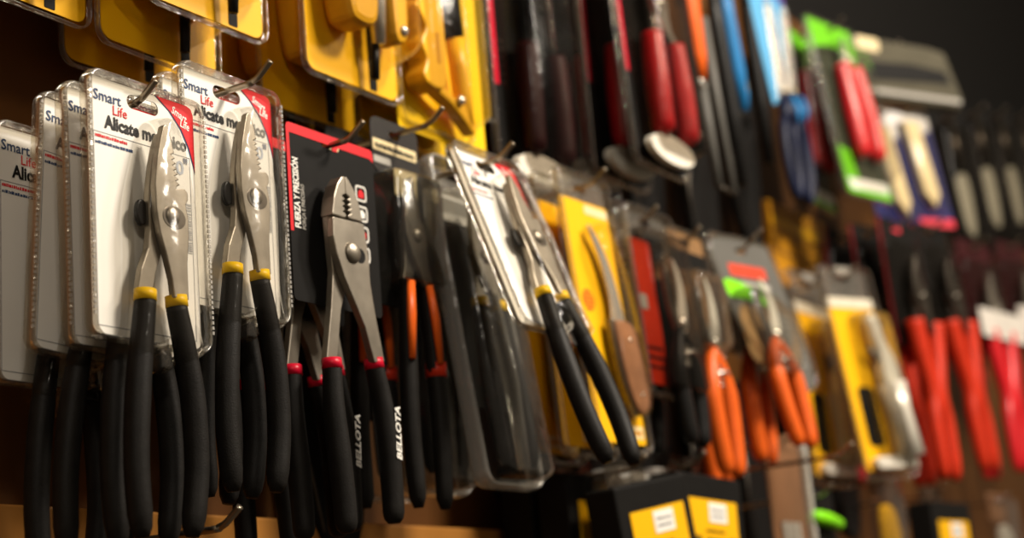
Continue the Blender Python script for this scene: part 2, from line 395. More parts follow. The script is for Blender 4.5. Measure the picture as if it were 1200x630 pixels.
def orange_pliers_pack():
    o = thing('pliers_bag', '', 'pliers pack')
    c = part('header_card', o, mat('brown_black_card', '#1d1814', .5, spec=.25), lambda bm: prism(bm, rrect(-34, 34, -34, 14, 9), 0, 1, [oval(0, 2, 8, 3.5)]))
    part('header_label', c, CREAM, lambda bm: prism(bm, rrect(-32, 30, -16, -6, 1), -.4, 0), label='cream label strip with dark letters')
    part('header_print', c, BLACKINK, lambda bm: scribble(bm, -29, 27, -14, 5, -.6, 11))
    part('header_label', c, LIGHTGREY, lambda bm: prism(bm, rrect(-32, -8, -27, -21, 1), -.4, 0))
    part('price_tag', o, CREAM, lambda bm: prism(bm, rrect(-6, 26, -52, -28, 2), -1.5, -1))
    part('backing', o, BLACKCARD, lambda bm: prism(bm, rrect(-38, 38, -150, -33, 4), 1, 2))
    part('blister', o, SHELL, lambda bm: bubble(bm, rrect(-36, 36, -134, -34, 12), -.5, 24, 6), True)
    add_pliers(o, 0, -12, -38, 1.0, STEEL, BLACK, None, 14, 185, 8, 8)
    for sg in (-1, 1):
        part('grip_inlay', o, ORG, lambda bm: tube(bm, [(sg*13-4, -19, -132), (sg*17-4, -20, -160), (sg*20-4, -20, -198)], [(2.5, 4.5), (3.5, 5), (2, 4)], 10), True, label='orange stripe along the grip')
    part('grip_band', o, REDO, lambda bm: tube(bm, [(20, -12, -196), (20, -12, -208)], 9, 14), True)
    return o

def long_shell(w=44., L=290.):
    o = thing('clamshell_pack', '', 'clamshell pack')
    c = part('back_sheet', o, mat('dark_insert', '#2a2724', .5), lambda bm: prism(bm, rrect(-w+6, w-6, -L+70, -6, 5), 3, 4))
    part('rim', o, PALERIM, lambda bm: rim_tube(bm, rrect(-w, w, -L, 12, 12, 5), 9, 2.2, 0), True)
    part('centre_rib', o, PALERIM, lambda bm: tube(bm, [(2, -16, -120), (4, -18, -200), (2, -16, -L+12)], [(7, 3), (8, 5), (6, 4)], 10), True)
    part('shell', o, SHELL, lambda bm: bubble(bm, rrect(-w+2, w-2, -L+2, -22, 12), 0, 26, 7), True)
    part('hang_tab', o, RIM, lambda bm: prism(bm, rrect(-w+3, w-3, -20, 9, 8), 1, 2, [rrect(-12, 12, -4, 4, 3.9)]))
    part('header_card', o, LIGHTGREY, lambda bm: prism(bm, rrect(-w+6, w-6, -46, -18, 4), 2, 2.8))
    add_pliers(o, 0, -13, -30, 1.05, STEEL, BLACK, YEL, 16, 145, 9, 8)
    return o

# ------------------------------------------------------------------ yellow-card knife pack
def knife_pack():
    W = lambda p, n: crom([(44-(44-a)*1.45, c_) for a, c_ in p], n)
    o = thing('knife_pack', '', 'knife pack')
    c = part('card', o, YCARD, lambda bm: prism(bm, rrect(-47, 47, -258, -14, 4), 0, .8))
    part('stamp', c, mat('stamp_red', '#c8551a', .5), lambda bm: prism(bm, oval(-22, -118, 11, 11, 24), -.3, 0), label='round red stamp')
    part('stamp_print', c, YCARD, lambda bm: [scribble(bm, -30, -14, z, 1.6, -.5, int(-z)) for z in (-113, -117, -121, -125)])
    part('header_strip', c, CREAM, lambda bm: prism(bm, rrect(0, 46, -26, -17, 1), -.4, 0))
    part('foot_label', c, CREAM, lambda bm: prism(bm, rrect(-10, 44, -252, -240, 1), -.4, 0))
    part('foot_print', c, YDARK, lambda bm: scribble(bm, -7, 41, -249, 6, -.6, 9))
    part('hang_tab', o, RIM, lambda bm: prism(bm, rrect(-47, 47, -16, 14, 8), .3, 1.2, [rrect(-13, 13, -4, 4, 3.9)]))
    part('rim', o, RIM, lambda bm: rim_tube(bm, rrect(-50, 50, -266, 14, 8, 5), 5, 1.6, -1), True)
    bo = W([(14, -38), (28, -55), (37, -95), (42, -140), (44, -200), (36, -232), (16, -226), (8, -190), (10, -150), (8, -100), (0, -60)], 4)
    part('blister', o, CLEAR, lambda bm: bubble(bm, bo, -.5, 20, 5), True)
    blade = W([(4, -42), (14, -52), (24, -75), (31, -110), (33, -146), (16, -146), (18, -115), (14, -80), (8, -58)], 4)
    part('blade', o, CHROME, lambda bm: prism(bm, blade, -9, -7), bevel=.7)
    han = W([(13, -142), (36, -142), (41, -170), (43, -205), (38, -226), (27, -231), (19, -215), (14, -180)], 5)
    part('handle', o, WOOD, lambda bm: prism(bm, han, -16, -3), bevel=3)
    part('handle_spine', o, DARKSTEEL, lambda bm: prism(bm, W([(9, -140), (15, -142), (17, -180), (24, -214), (30, -231), (22, -228), (13, -205), (9, -170)], 4), -13, -5), bevel=1)
    for z in (-158, -212): part('rivet', o, CHROME, lambda bm: dome(bm, 20 if z > -200 else 26, z, -16, 2.2, 1.2, 10), True)
    return o

# ------------------------------------------------------------------ red-insert clamshell
def red_insert_pack():
    o = thing('clamshell_pack', '', 'clamshell pack')
    c = part('insert_card', o, REDO, lambda bm: prism(bm, rrect(-42, 2, -176, -22, 3), 1, 2))
    part('insert_label', c, LIGHTGREY, lambda bm: prism(bm, rrect(-38, -22, -98, -82, 2), .3, 1))
    part('insert_print', c, BLACKINK, lambda bm: [scribble(bm, -37, -4, z, 4, .3, int(-z)) for z in (-140, -150, -160)])
    part('insert_side', o, BLACKCARD, lambda bm: prism(bm, rrect(2, 46, -176, -60, 3), 1, 2))
    part('rim', o, RIM, lambda bm: rim_tube(bm, rrect(-52, 52, -188, 12, 12, 5), 7, 2, 0), True)
    part('shell', o, SMOKE, lambda bm: bubble(bm, rrect(-50, 50, -186, -14, 11), 0, 24, 7), True)
    part('hang_tab', o, RIM, lambda bm: prism(bm, rrect(-48, 48, -14, 9, 8), 1, 2, [rrect(-12, 12, -4, 4, 3.9)]))
    add_shears(o, 22, -10, -40, .95, BLACKP, 120)
    return o

# ------------------------------------------------------------------ pruning shears
def add_shears(o, x, y, z, s, hmat, hl=130., side=1):
    T = lambda pts: [(x+side*a*s, z+b*s) for a, b in pts]
    bl = crom([(-4, 0), (8, -14), (14, -36), (13, -60), (6, -82), (-6, -84), (-8, -66), (-2, -46), (0, -24)], 4)
    hk = crom([(-16, -10), (-10, -24), (-9, -44), (-2, -66), (4, -84), (-8, -88), (-16, -70), (-21, -46), (-22, -26)], 4)
    part('cutting_blade', o, SATIN, lambda bm: prism(bm, T(bl), y-5, y-2), bevel=.6)
    part('hook_blade', o, DARKSTEEL, lambda bm: prism(bm, T(hk), y-1.8, y+3), bevel=.8)
    part('pivot_bolt', o, CHROME, lambda bm: dome(bm, x, z-74*s, y-5, 8*s, 4), True)
    sp = []
    for i in range(60):
        t = i/59; a = t*5*2*pi; sp.append((x+side*s*(5*cos(a)), y+5*s*sin(a), z-(96+26*t)*s))
    part('spring', o, CHROME, lambda bm: tube(bm, sp, 1.3*s, 6), True)
    for sg in (-1, 1):
        p = [(x+sg*5*s, z-80*s), (x+sg*16*s, z-100*s), (x+sg*24*s, z-130*s), (x+sg*22*s, z-80*s-hl*.62*s-20), (x+sg*17*s, z-88*s-hl*s)]
        n = len(crom(p, 5, False))
        part('handle', o, hmat, lambda bm: grip(bm, p, y+sg*2, taper(n, 6*s, 10.5*s, 9*s)), True)
    part('catch', o, CHROME, lambda bm: tube(bm, [(x-20*s, y-9, z-112*s), (x, y-10, z-106*s), (x+10*s, y-9, z-108*s)], 2.2*s, 8), True)

def shears_pack(wide=False):
    o = thing('pruning_shears', '', 'pruning shears')
    if wide:
        out = crom([(-66, 10), (52, 14), (70, 0), (82, -50), (94, -120), (92, -165), (70, -182), (40, -178), (-40, -120), (-66, -60)], 5)
        c = part('card', o, GREYCARD, lambda bm: prism(bm, out, 0, 1.2, [rrect(-12, 12, -4, 4, 3.9)]))
        part('card_label', c, mat('label_red', '#d4452c', .45), lambda bm: prism(bm, rrect(-40, 44, -36, -20, 2), -.5, 0), label='red brand strip')
        part('card_print', c, LIGHTGREY, lambda bm: prism(bm, rrect(-20, 46, -50, -43, 1), -.5, 0))
        part('card_flash', c, LIME, lambda bm: prism(bm, crom([(-60, -44), (-30, -44), (10, -54), (40, -74), (10, -70), (-30, -66), (-58, -64)], 3), -.9, -.3), label='lime green printed flash')
        part('card_photo', c, mat('tan_print', '#9c7a50', .5, var=.3, scale=60), lambda bm: prism(bm, rrect(-46, 42, -150, -74, 18), -.4, 0))
        part('card_lines', c, LIGHTGREY, lambda bm: [scribble(bm, 52, 84, z, 3, -.5, int(-z)) for z in range(-150, -80, 9)])
        part('rim', o, RIM, lambda bm: rim_tube(bm, out, 5, 1.8, 0), True)
        part('blister', o, SHELL, lambda bm: bubble(bm, crom([(-50, -60), (0, -62), (40, -84), (46, -130), (20, -170), (-30, -165), (-54, -120)], 4), -.6, 26, 8), True)
    else:
        c = part('card', o, mat('tan_card', '#8d6a45', .5, var=.25, scale=30), lambda bm: prism(bm, rrect(-44, 44, -128, 10, 6), 0, 1, [rrect(-12, 12, -4, 4, 3.9)]))
        part('card_band', c, BLACKCARD, lambda bm: prism(bm, rrect(-44, 44, -34, -10, 2), -.4, 0))
        part('rim', o, RIM, lambda bm: rim_tube(bm, rrect(-47, 47, -131, 12, 9), 5, 1.6, 0), True)
        part('blister', o, SHELL, lambda bm: bubble(bm, rrect(-36, 36, -126, -36, 14), -.6, 26, 8), True)
    add_shears(o, 0, -13, -44, 1.0, ORG, 128)
    return o

# ------------------------------------------------------------------ yellow pack with a chrome tool
def yellow_tool_pack():
    o = thing('tool_pack', '', 'tool pack')
    c = part('card', o, YCARD, lambda bm: prism(bm, rrect(-52, 52, -262, -42, 5), 0, 1))
    part('header', o, mat('cream_header', '#ddd3bd', .45), lambda bm: prism(bm, rrect(-52, 52, -42, -28, 2), -1, 1))
    part('card_panel', c, BLACKCARD, lambda bm: prism(bm, rrect(-30, 6, -230, -150, 8), -.5, 0))
    part('hang_tab', o, RIM, lambda bm: prism(bm, rrect(-50, 50, -28, 14, 10), 0, 1, [rrect(-13, 13, -4, 4, 3.9)]))
    part('tab_clip', o, CHROME, lambda bm: prism(bm, rrect(-20, 14, 2, 14, 4), -6, -1), bevel=1)
    part('rim', o, RIM, lambda bm: rim_tube(bm, rrect(-56, 56, -272, 14, 9), 7, 2, 0), True)
    part('blister', o, SHELL, lambda bm: bubble(bm, rrect(-14, 48, -250, -50, 14), -.5, 30, 9), True)
    part('tool_head', o, SATIN, lambda bm: prism(bm, crom([(4, -62), (20, -58), (26, -90), (40, -118), (42, -150), (24, -156), (8, -150), (10, -110)], 4), -24, -8), bevel=3)
    part('tool_stem', o, SATIN, lambda bm: tube(bm, [(26, -16, -150), (28, -16, -190), (32, -16, -248)], [20, 17, 19], 16), True)
    part('tool_foot', o, SATIN, lambda bm: prism(bm, rrect(-40, 52, -262, -246, 6), -14, -3), bevel=2)
    part('adjusting_screw', o, DARKSTEEL, lambda bm: tube(bm, [(-2, -14, -100), (12, -14, -120)], 3.5, 10), True)
    return o

# ------------------------------------------------------------------ red-handled hanging pliers (far end)
def red_pliers_card(header=BLACKCARD, gmat=REDO, label_m=None, glen=165.):
    o = thing('pliers_on_card', '', 'pliers')
    c = part('card', o, header, lambda bm: prism(bm, rrect(-42, 42, -140, 10, 5), 0, 1, [rrect(-11, 11, -4, 4, 3.9)]))
    if label_m: part('label_strip', o, label_m, lambda bm: prism(bm, rrect(-56, 56, -126, -90, 3), -23, -22), label='white label strip')
    else: part('card_stripe', c, mat('maroon_print', '#6a1a1c', .45), lambda bm: prism(bm, rrect(-42, -36, -138, 8, 2), -.4, 0))
    part('bag', o, SMOKE, lambda bm: bubble(bm, rrect(-40, 40, -138, -16, 10), -.5, 7, 4), True)
    add_pliers(o, 0, -14, -36, .95, DARKSTEEL if not label_m else STEEL, gmat, None, 16, glen, 13, 8.5, waist=8.)
    return o

# ------------------------------------------------------------------ upper-row packs
def yellow_box_pack(dark=False):
    """upper row: yellow card, clear box, yellow tool body with chrome rod"""
    o = thing('tool_pack', '', 'tool pack')
    cm = YDARK if dark else YCARD
    c = part('card', o, cm, lambda bm: prism(bm, rrect(-62, 62, -232, 8, 10), 0, 1, [rrect(-13, 13, -4, 4, 3.9)]))
    part('card_stripe', c, BLACKCARD, lambda bm: prism(bm, rrect(22, 32, -230, -170, 1), -.5, 0))
    part('rim', o, RIM, lambda bm: rim_tube(bm, rrect(-66, 66, -236, 12, 12), 3, 1.1, 0), True)
    part('blister', o, CLEAR, lambda bm: bubble(bm, rrect(-54, 58, -208, -30, 20), -.5, 42, 14), True)
    part('tool_body', o, YPLAS, lambda bm: prism(bm, crom([(-44, -40), (0, -40), (4, -90), (0, -150), (-6, -186), (-30, -192), (-42, -180), (-48, -120)], 4), -34, -4), bevel=6)
    part('tool_arm', o, YPLAS, lambda bm: prism(bm, crom([(24, -40), (48, -40), (50, -120), (48, -176), (40, -190), (28, -184), (26, -120)], 4), -28, -4), bevel=5)
    part('tool_rod', o, CHROME, lambda bm: tube(bm, [(14, -18, -40), (14, -18, -150), (14, -18, -196)], [8, 9, 6], 14), True)
    part('tool_rod_tip', o, BLACKP, lambda bm: tube(bm, [(14, -14, -192), (14, -12, -226)], [4, 4], 10), True)
    part('screw', o, CHROME, lambda bm: dome(bm, 38, -180, -28, 5, 4), True)
    return o
def yellow_shears_pack():
    o = thing('tool_pack', '', 'tool pack')
    c = part('card', o, mat('lemon_card', '#f6c80e', .4, var=.03, scale=10), lambda bm: prism(bm, rrect(-70, 70, -250, 8, 4), 0, 1, [rrect(-13, 13, -4, 4, 3.9)]))
    part('rim', o, RIM, lambda bm: rim_tube(bm, rrect(-68, 44, -244, 10, 10), 4, 1.5, -2), True)
    wav = crom([(-58, -122), (-28, -122), (-24, -160), (-26, -196), (-32, -212), (-52, -214), (-62, -206), (-56, -190), (-62, -176), (-54, -160), (-60, -148), (-68, -142), (-62, -134)], 5)
    part('grip_handle', o, YPLAS, lambda bm: prism(bm, wav, -26, -4), bevel=5)
    part('grip_shank', o, BLACKP, lambda bm: prism(bm, [(-52, -126), (-30, -126), (-12, 0), (-34, 0)], -22, -6), bevel=3)
    part('lever_handle', o, YPLAS, lambda bm: tube(bm, [(6, -16, -150), (9, -16, -180), (12, -16, -210), (16, -16, -236)], [(9, 9), (9, 9), (9, 9), (6, 7)], 14), True)
    part('lever_shank', o, BLACKP, lambda bm: tube(bm, [(-6, -16, 0), (6, -16, -152)], [(9, 10), (9, 10)], 14), True)
    part('link', o, YPLAS, lambda bm: prism(bm, crom([(-34, -204), (-12, -212), (12, -218), (24, -232), (20, -242), (6, -234), (-14, -222), (-36, -214)], 4), -22, -8), bevel=3)
    part('link_rivet', o, CHROME, lambda bm: dome(bm, -4, -216, -24, 5, 4), True)
    part('grip_mark', o, YDARK, lambda bm: prism(bm, rrect(-40, -35, -190, -160, 2), -26.4, -26))
    part('blister', o, CLEAR, lambda bm: bubble(bm, rrect(-58, 40, -236, -16, 16), -.5, 34, 10), True)
    return o
def dark_red_pack(gm=REDP):
    o = thing('pliers_pack', '', 'pliers pack')
    c = part('card', o, BLACKCARD, lambda bm: prism(bm, rrect(-60, 60, -238, 8, 5), 0, 1, [rrect(-13, 13, -4, 4, 3.9)]))
    part('card_stripe', c, CRED, lambda bm: prism(bm, rrect(-57, -49, -140, 6, 1), -.5, 0), label='red stripe on the card')
    part('card_print', c, DARKSTEEL, lambda bm: [scribble(bm, -44, -38, z, 4, -.5, int(-z)) for z in range(-138, -90, 9)])
    part('rim', o, RIM, lambda bm: rim_tube(bm, rrect(-63, 63, -246, 12, 14), 4, 1.3, 0), True)
    part('shell', o, SMOKE, lambda bm: bubble(bm, rrect(-44, 60, -228, -18, 18), -.5, 36, 12), True)
    part('foot_label', o, mat('bright_label', '#efe9da', .4), lambda bm: prism(bm, oval(-4, -226, 50, 16, 28), -18, -10), label='white oval label at the foot')
    add_pliers(o, 8, -18, 6, 1.1, CHROME if gm == REDP else BLACKP, gm, None, 36, 112, 3, 14)  # packs with shade in their grip colour get black shanks, not chrome
    return o
def orange_cutter():
    o = thing('loppers', '', 'cutter')
    part('handle', o, ORG, lambda bm: tube(bm, [(-4, -8, 30), (-2, -8, -30), (4, -8, -100), (6, -8, -128)], [(9, 16), (9, 16), (8, 12), (4, 6)], 14), True, label='orange handle')
    part('end_ring', o, CHROME, lambda bm: tube(bm, [(6+6*cos(a*pi/6), -8, -132+6*sin(a*pi/6)) for a in range(12)], 2, 8, closed=True), True)
    for x0, x1 in ((8, 26), (36, 66)):
        part('leg', o, GREYCARD, lambda bm: tube(bm, [(x0, -4, -110 if x0 < 20 else -40), (x1, -4, -255)], [(6, 8), (5, 6)], 12), True)
    part('foot_bar', o, DARKSTEEL, lambda bm: tube(bm, [(24, -4, -255), (68, -4, -255)], 3, 8), True)
    return o
def scissors_pack():
    o = thing('scissors_pack', '', 'scissors')
    c = part('card', o, PBLUE, lambda bm: prism(bm, [(-34, 20), (34, 20), (30, -60), (12, -160), (-8, -170), (-22, -90)], 0, 1.2))
    part('card_head', c, PURPLE, lambda bm: prism(bm, [(-34, 20), (34, 20), (32, -20), (-32, -2)], -.6, 0), label='purple printed head')
    part('blade', o, CHROME, lambda bm: prism(bm, [(22, -20), (30, -30), (34, -120), (30, -150), (20, -150), (18, -100)], -6, -3), bevel=.6)
    part('blade', o, CHROME, lambda bm: prism(bm, [(14, -30), (20, -20), (26, -110), (16, -160), (6, -158), (10, -110)], -2.8, 0), bevel=.6)
    part('pivot_bolt', o, CREAM, lambda bm: dome(bm, 18, -150, -6, 6, 4), True)
    for cx, a in ((2, 5), (34, -5)):
        ring = [(cx+15*cos(t*2*pi/28)+a*.3*sin(t*2*pi/28), -6, -240+50*sin(t*2*pi/28)) for t in range(28)]
        h = part('handle_ring', o, NAVY, lambda bm: tube(bm, ring, (6, 5.5), 10, closed=True), True)
        part('handle_neck', o, NAVY, lambda bm: tube(bm, [(18+(cx-18)*.1, -4, -150), (18+(cx-18)*.5, -6, -175), (cx, -6, -194)], [6, 8, 7], 10), True)
    part('thumb_inlay', o, BLUE, lambda bm: tube(bm, [(36, -9, -150), (40, -11, -170), (36, -9, -190)], [3, 6, 3], 10), True)
    return o
def blue_handle_tool():
    o = thing('blue_handled_tool', '', 'hand tool')
    part('handle', o, BLUE, lambda bm: tube(bm, [(-14, -8, 20), (-6, -8, -60), (6, -8, -130), (12, -8, -180)], [(8, 10), (9, 13), (9, 13), (5, 8)], 14), True, label='blue handle')
    part('handle', o, BLACKP, lambda bm: tube(bm, [(-30, -2, 20), (-26, -2, -80), (-10, -2, -190), (-6, -2, -280)], [(8, 12), (9, 14), (9, 13), (5, 8)], 14), True)
    part('ferrule', o, CREAM, lambda bm: tube(bm, [(24, -4, -120), (26, -4, -150)], [5, 6], 12), True)
    part('ferrule_tip', o, BLUE, lambda bm: tube(bm, [(26, -4, -150), (27, -4, -172)], [6.5, 4], 12), True)
    part('shank', o, DARKSTEEL, lambda bm: tube(bm, [(16, -4, 20), (24, -4, -122)], [4, 4], 10), True)
    return o
def green_pack():
    o = thing('pliers_pack', '', 'pliers pack')
    c = part('card', o, mat('green_dark_card', '#3a3d30', .5), lambda bm: prism(bm, rrect(-64, 64, -262, 10, 4), 0, 1, [rrect(-13, 13, -4, 4, 3.9)]))
    part('card_head', c, GREEN, lambda bm: prism(bm, [(-64, 10), (64, 10), (64, -62), (40, -52), (20, -26), (-36, -30), (-64, -40)], -.6, 0), label='lime green printed head')
    part('card_foot', c, GREEN, lambda bm: prism(bm, [(-64, -190), (-30, -196), (-20, -246), (64, -240), (64, -262), (-64, -262)], -.6, 0), label='lime green printed foot')
    part('card_window', c, WHITE, lambda bm: prism(bm, [(-56, -240), (60, -236), (60, -252), (-50, -256)], -1, -.5))
    part('rim', o, RIM, lambda bm: rim_tube(bm, rrect(-66, 66, -266, 12, 8), 5, 1.6, 0), True)
    part('blister', o, CLEAR, lambda bm: bubble(bm, rrect(-50, 58, -246, -30, 24), -.6, 30, 9), True)
    add_pliers(o, 6, -14, -16, .75, CHROME, REDP, None, 34, 140, 6, 14, reach=70)
    return o
def grey_pouch():
    o = thing('plastic_pouch', '', 'pouch')
    out = [(-120, 12), (-60, 10), (60, 14), (96, 10), (122, -70), (112, -84), (-126, -96), (-134, -84)]
    part('pouch', o, OLIVE, lambda bm: prism(bm, out, -16, 6, ), bevel=5)
    part('pouch_slot', o, BLACKCARD, lambda bm: prism(bm, [(-70, -34), (20, -24), (88, -26), (98, -46), (20, -54), (-66, -64)], -17.5, -16), bevel=.3, label='black slot across the pouch')
    part('pouch_fold', o, LIGHTGREY, lambda bm: prism(bm, [(-128, -82), (112, -70), (114, -78), (-130, -90)], -18, -16), bevel=.3)
    part('window_label', o, CREAM, lambda bm: prism(bm, rrect(-84, -40, -14, 8, 5), -17, -16))
    return o
def navy_pack():
    o = thing('tool_pack', '', 'tool pack')
    c = part('card', o, NAVYC, lambda bm: prism(bm, rrect(-52, 52, -190, 12, 5), 0, 1, [rrect(-11, 11, -4, 4, 3.9)]))
    part('card_head', c, mat('white_head', '#dedad6', .45), lambda bm: prism(bm, crom([(-50, 10), (0, 4), (48, 11), (46, -24), (18, -30), (-6, -14), (-40, -26)], 4), -.6, 0), label='white printed head')
    part('card_foot', c, PINK, lambda bm: prism(bm, rrect(-52, 52, -190, -176, 2), -.6, 0), label='pink strip along the foot')
    part('tool_wedge', o, CREAM, lambda bm: prism(bm, [(-16, -18), (14, -18), (22, -140), (8, -162), (-8, -140)], -14, -1), bevel=2)
    part('blister', o, CLEAR, lambda bm: bubble(bm, rrect(-28, 34, -170, -12, 12), -.6, 20, 6), True)
    return o
def blade_pack():
    o = thing('blade_pack', '', 'blade pack')
    c = part('card', o, BLACKCARD, lambda bm: prism(bm, rrect(-40, 40, -200, 10, 4), 0, 1, [rrect(-11, 11, -4, 4, 3.9)]))
    part('blade', o, mat('pale_blade', '#dcdccb', .35, .2), lambda bm: prism(bm, crom([(-10, -84), (10, -80), (13, -120), (8, -160), (-6, -158), (-12, -120)], 4), -8, -4), bevel=1, label='pale broad blade')
    part('shaft', o, DARKSTEEL, lambda bm: tube(bm, [(0, -6, -4), (0, -6, -70)], [5, 7], 12), True)
    part('shell', o, SMOKE, lambda bm: bubble(bm, rrect(-36, 36, -192, -14, 12), -.5, 18, 6), True)
    return o
# ------------------------------------------------------------------ lower row
def label_box():
    o = thing('boxed_pack', '', 'boxed tool')
    part('box', o, BLACKCARD, lambda bm: prism(bm, rrect(-58, 58, -92, 10, 3), -26, 6), bevel=2)
    l = part('label', o, YCARD, lambda bm: prism(bm, rrect(-42, 44, -64, -14, 1), -27, -26), label='yellow label with a white price patch')
    part('price_patch', l, WHITE, lambda bm: prism(bm, rrect(-8, 24, -36, -17, 1), -27.6, -27))
    part('price_print', l, GREYINK, lambda bm: [scribble(bm, -4, 20, z, 2.5, -28, int(-z)) for z in (-25, -31)])
    part('label_mark', l, mat('brown_ink', '#7a5a12', .5), lambda bm: [box(bm, x, x+12, -27.5, -27, -60, -50) for x in (-36, 26)])
    part('label_print', l, mat('brown_ink', '#7a5a12', .5), lambda bm: [scribble(bm, -16, 18, z, 3, -27.6, int(-z)) for z in (-46, -54)])
    part('hang_tab', o, SMOKE, lambda bm: prism(bm, rrect(-30, 30, 8, 32, 6), -2, 0, [rrect(-10, 10, 16, 24, 3.9)]))
    return o
def kraft_pack():
    o = thing('kraft_pack', '', 'card pack')
    part('card', o, BROWNCARD, lambda bm: prism(bm, [(-56, 0), (46, 18), (48, -200), (-50, -200)], 0, 2))
    part('edge_fold', o, LIGHTGREY, lambda bm: prism(bm, [(44, 18), (58, 12), (60, -200), (46, -200)], -6, 2), bevel=1, label='pale folded edge')
    part('pale_rib', o, LIGHTGREY, lambda bm: [tube(bm, [(x, -3, -92), (x+2, -3, -198)], 4, 8) for x in (-28, -10, 8)], True)
    part('sleeve', o, CLEAR, lambda bm: bubble(bm, rrect(-52, 44, -198, -4, 8), -.5, 9, 4), True)
    return o
def simple_handle_tool(m=LIME, name='screwdriver'):
    o = thing(name, '', 'hand tool')
    part('handle', o, m, lambda bm: tube(bm, [(-36, -6, 4), (-30, -8, 3), (0, -8, 1), (34, -8, -4), (40, -6, -5)], [(4, 4), (8, 8), (9, 9), (8, 8), (3, 3)], 14), True)
    part('backing', o, BLACKCARD, lambda bm: prism(bm, rrect(-50, 50, -70, 40, 4), 2, 3))
    return o
def silver_pouch():
    o = thing('foil_pack', '', 'foil pack')
    part('pouch', o, mat('silver_foil', '#b8b4ac', .3, .5, var=.3, scale=50, bump=.8, bscale=60), lambda bm: prism(bm, crom([(-90, -20), (-60, 2), (-20, -2), (20, 6), (70, 2), (82, -8), (60, -16), (10, -14), (-40, -24)], 3), -34, 0), bevel=5)
    part('label', o, LIGHTGREY, lambda bm: prism(bm, rrect(-44, 20, -12, -4, 2), -36, -34))
    return o
def hang_bag(m=CREAM):
    o = thing('small_bag', '', 'small pack')
    part('bag', o, SHELL, lambda bm: bubble(bm, rrect(-34, 34, -120, 10, 8), 0, 16, 6), True)
    part('content', o, m, lambda bm: prism(bm, crom([(-20, -30), (18, -34), (24, -100), (0, -112), (-22, -100)], 4), -10, -1), bevel=3)
    part('header', o, BROWNCARD, lambda bm: prism(bm, rrect(-34, 34, -20, 14, 3), -1, 1))
    return o

def dark_filler_pouch(w=46., L=230.):
    o = thing('filler_pouch', '', 'filler pouch')  # added black pouch that keeps the gaps between packs dark
    c = part('pouch', o, BLACKCARD, lambda bm: prism(bm, crom([(-w, 0), (w, 0), (w, -L*.6), (w*.6, -L), (-w*.5, -L), (-w, -L*.6)], 4), -14, 0), bevel=4)
    part('flap', o, BLACKP, lambda bm: prism(bm, rrect(-w*.9, w*.9, -60, 14, 8), -17, -14.2), bevel=1)
    part('piping', c, DARKSTEEL, lambda bm: tube(bm, [(-w*.95, -14, -60), (-w*.95, -14, -L*.6), (-w*.5, -14, -L*.97)], 1.6, 8), True)
    part('snap', o, CHROME, lambda bm: dome(bm, 0, -48, -17, 5, 3), True)
    return o

def smoky_box_pack():
    o = thing('clear_box_pack', '', 'boxed tool')
    part('insert', o, mat('dark_brown_insert', '#231b13', .5), lambda bm: prism(bm, rrect(-52, 52, -190, 4, 4), -16, -2), bevel=2)
    part('foot_strip', o, mat('tan_strip', '#8c7a5e', .5), lambda bm: prism(bm, rrect(-54, 54, -216, -192, 3), -10, 0), bevel=1)
    part('rim', o, RIM, lambda bm: rim_tube(bm, rrect(-57, 57, -220, 12, 7), 8, 2, -6), True)
    part('shell', o, SHELL, lambda bm: bubble(bm, rrect(-55, 55, -218, -10, 8), 0, 22, 5), True)
    return o

def lit_board_patch():
    o = thing('lit_board_panel', '', 'lit board patch')  # added ochre panel; its colour stands for lamplight on the brown board
    c = part('card', o, YDARK, lambda bm: prism(bm, rrect(-120, 130, -110, 14, 6), -10, 0, [rrect(-13, 13, -4, 4, 3.9)]))
    part('top_band', c, YCARD, lambda bm: prism(bm, rrect(-112, 124, -22, -8, 3), -10.6, -10), label='brighter yellow band')
    part('seam', o, BROWNCARD, lambda bm: tube(bm, [(-118, -10.5, -60), (128, -10.5, -66)], 1.2, 6), True)
    return o


# ================================================================== layout along the wall
# --- white-card pliers, first hook
hook(.81, 1.7045, 'steel hook carrying the stack of white pliers packs at the left edge', .168)
G = 'white-card pliers packs with yellow-banded black grips'
put(white_pack, (.81, -.160, 1.702), 'front white-card pliers pack of the leftmost stack, its red corner beside the hook tip', group=G)
put(white_pack, (.810, -.136, 1.700), 'white-card pliers pack second in the leftmost stack, only its left edge showing', (0, -.6, 1), group=G)
put(white_pack, (.814, -.112, 1.697), 'white-card pliers pack third in the leftmost stack, behind two others', (0, 4, -1), group=G)
hook((0.8025, -0.0800, 1.6843)[0], (0.8025, -0.0800, 1.6843)[2]+.002, 'short steel hook low at the left edge behind the white packs', .10)
put(white_pack, (0.8025, -0.0800, 1.6843), 'white-card pliers pack hanging lower, half cut off by the left edge of the picture', (0, .5, 0), group=G)
# --- second hook
hook(.908, 1.7395, 'steel hook with bright upturned tip above the second white pliers pack', .188)
put(white_pack, (.908, -.150, 1.737), 'white-card pliers pack right of the leftmost stack, hanging under the upturned hook tip', group=G)
put(white_pack, (.912, -.126, 1.736), 'white-card pliers pack directly behind the one beside the red-bordered card', (0, .5, 0), group=G)
put(white_pack, (.912, -.098, 1.735), 'third white-card pliers pack back on the hook beside the red-bordered card', (0, -.8, 0), group=G)
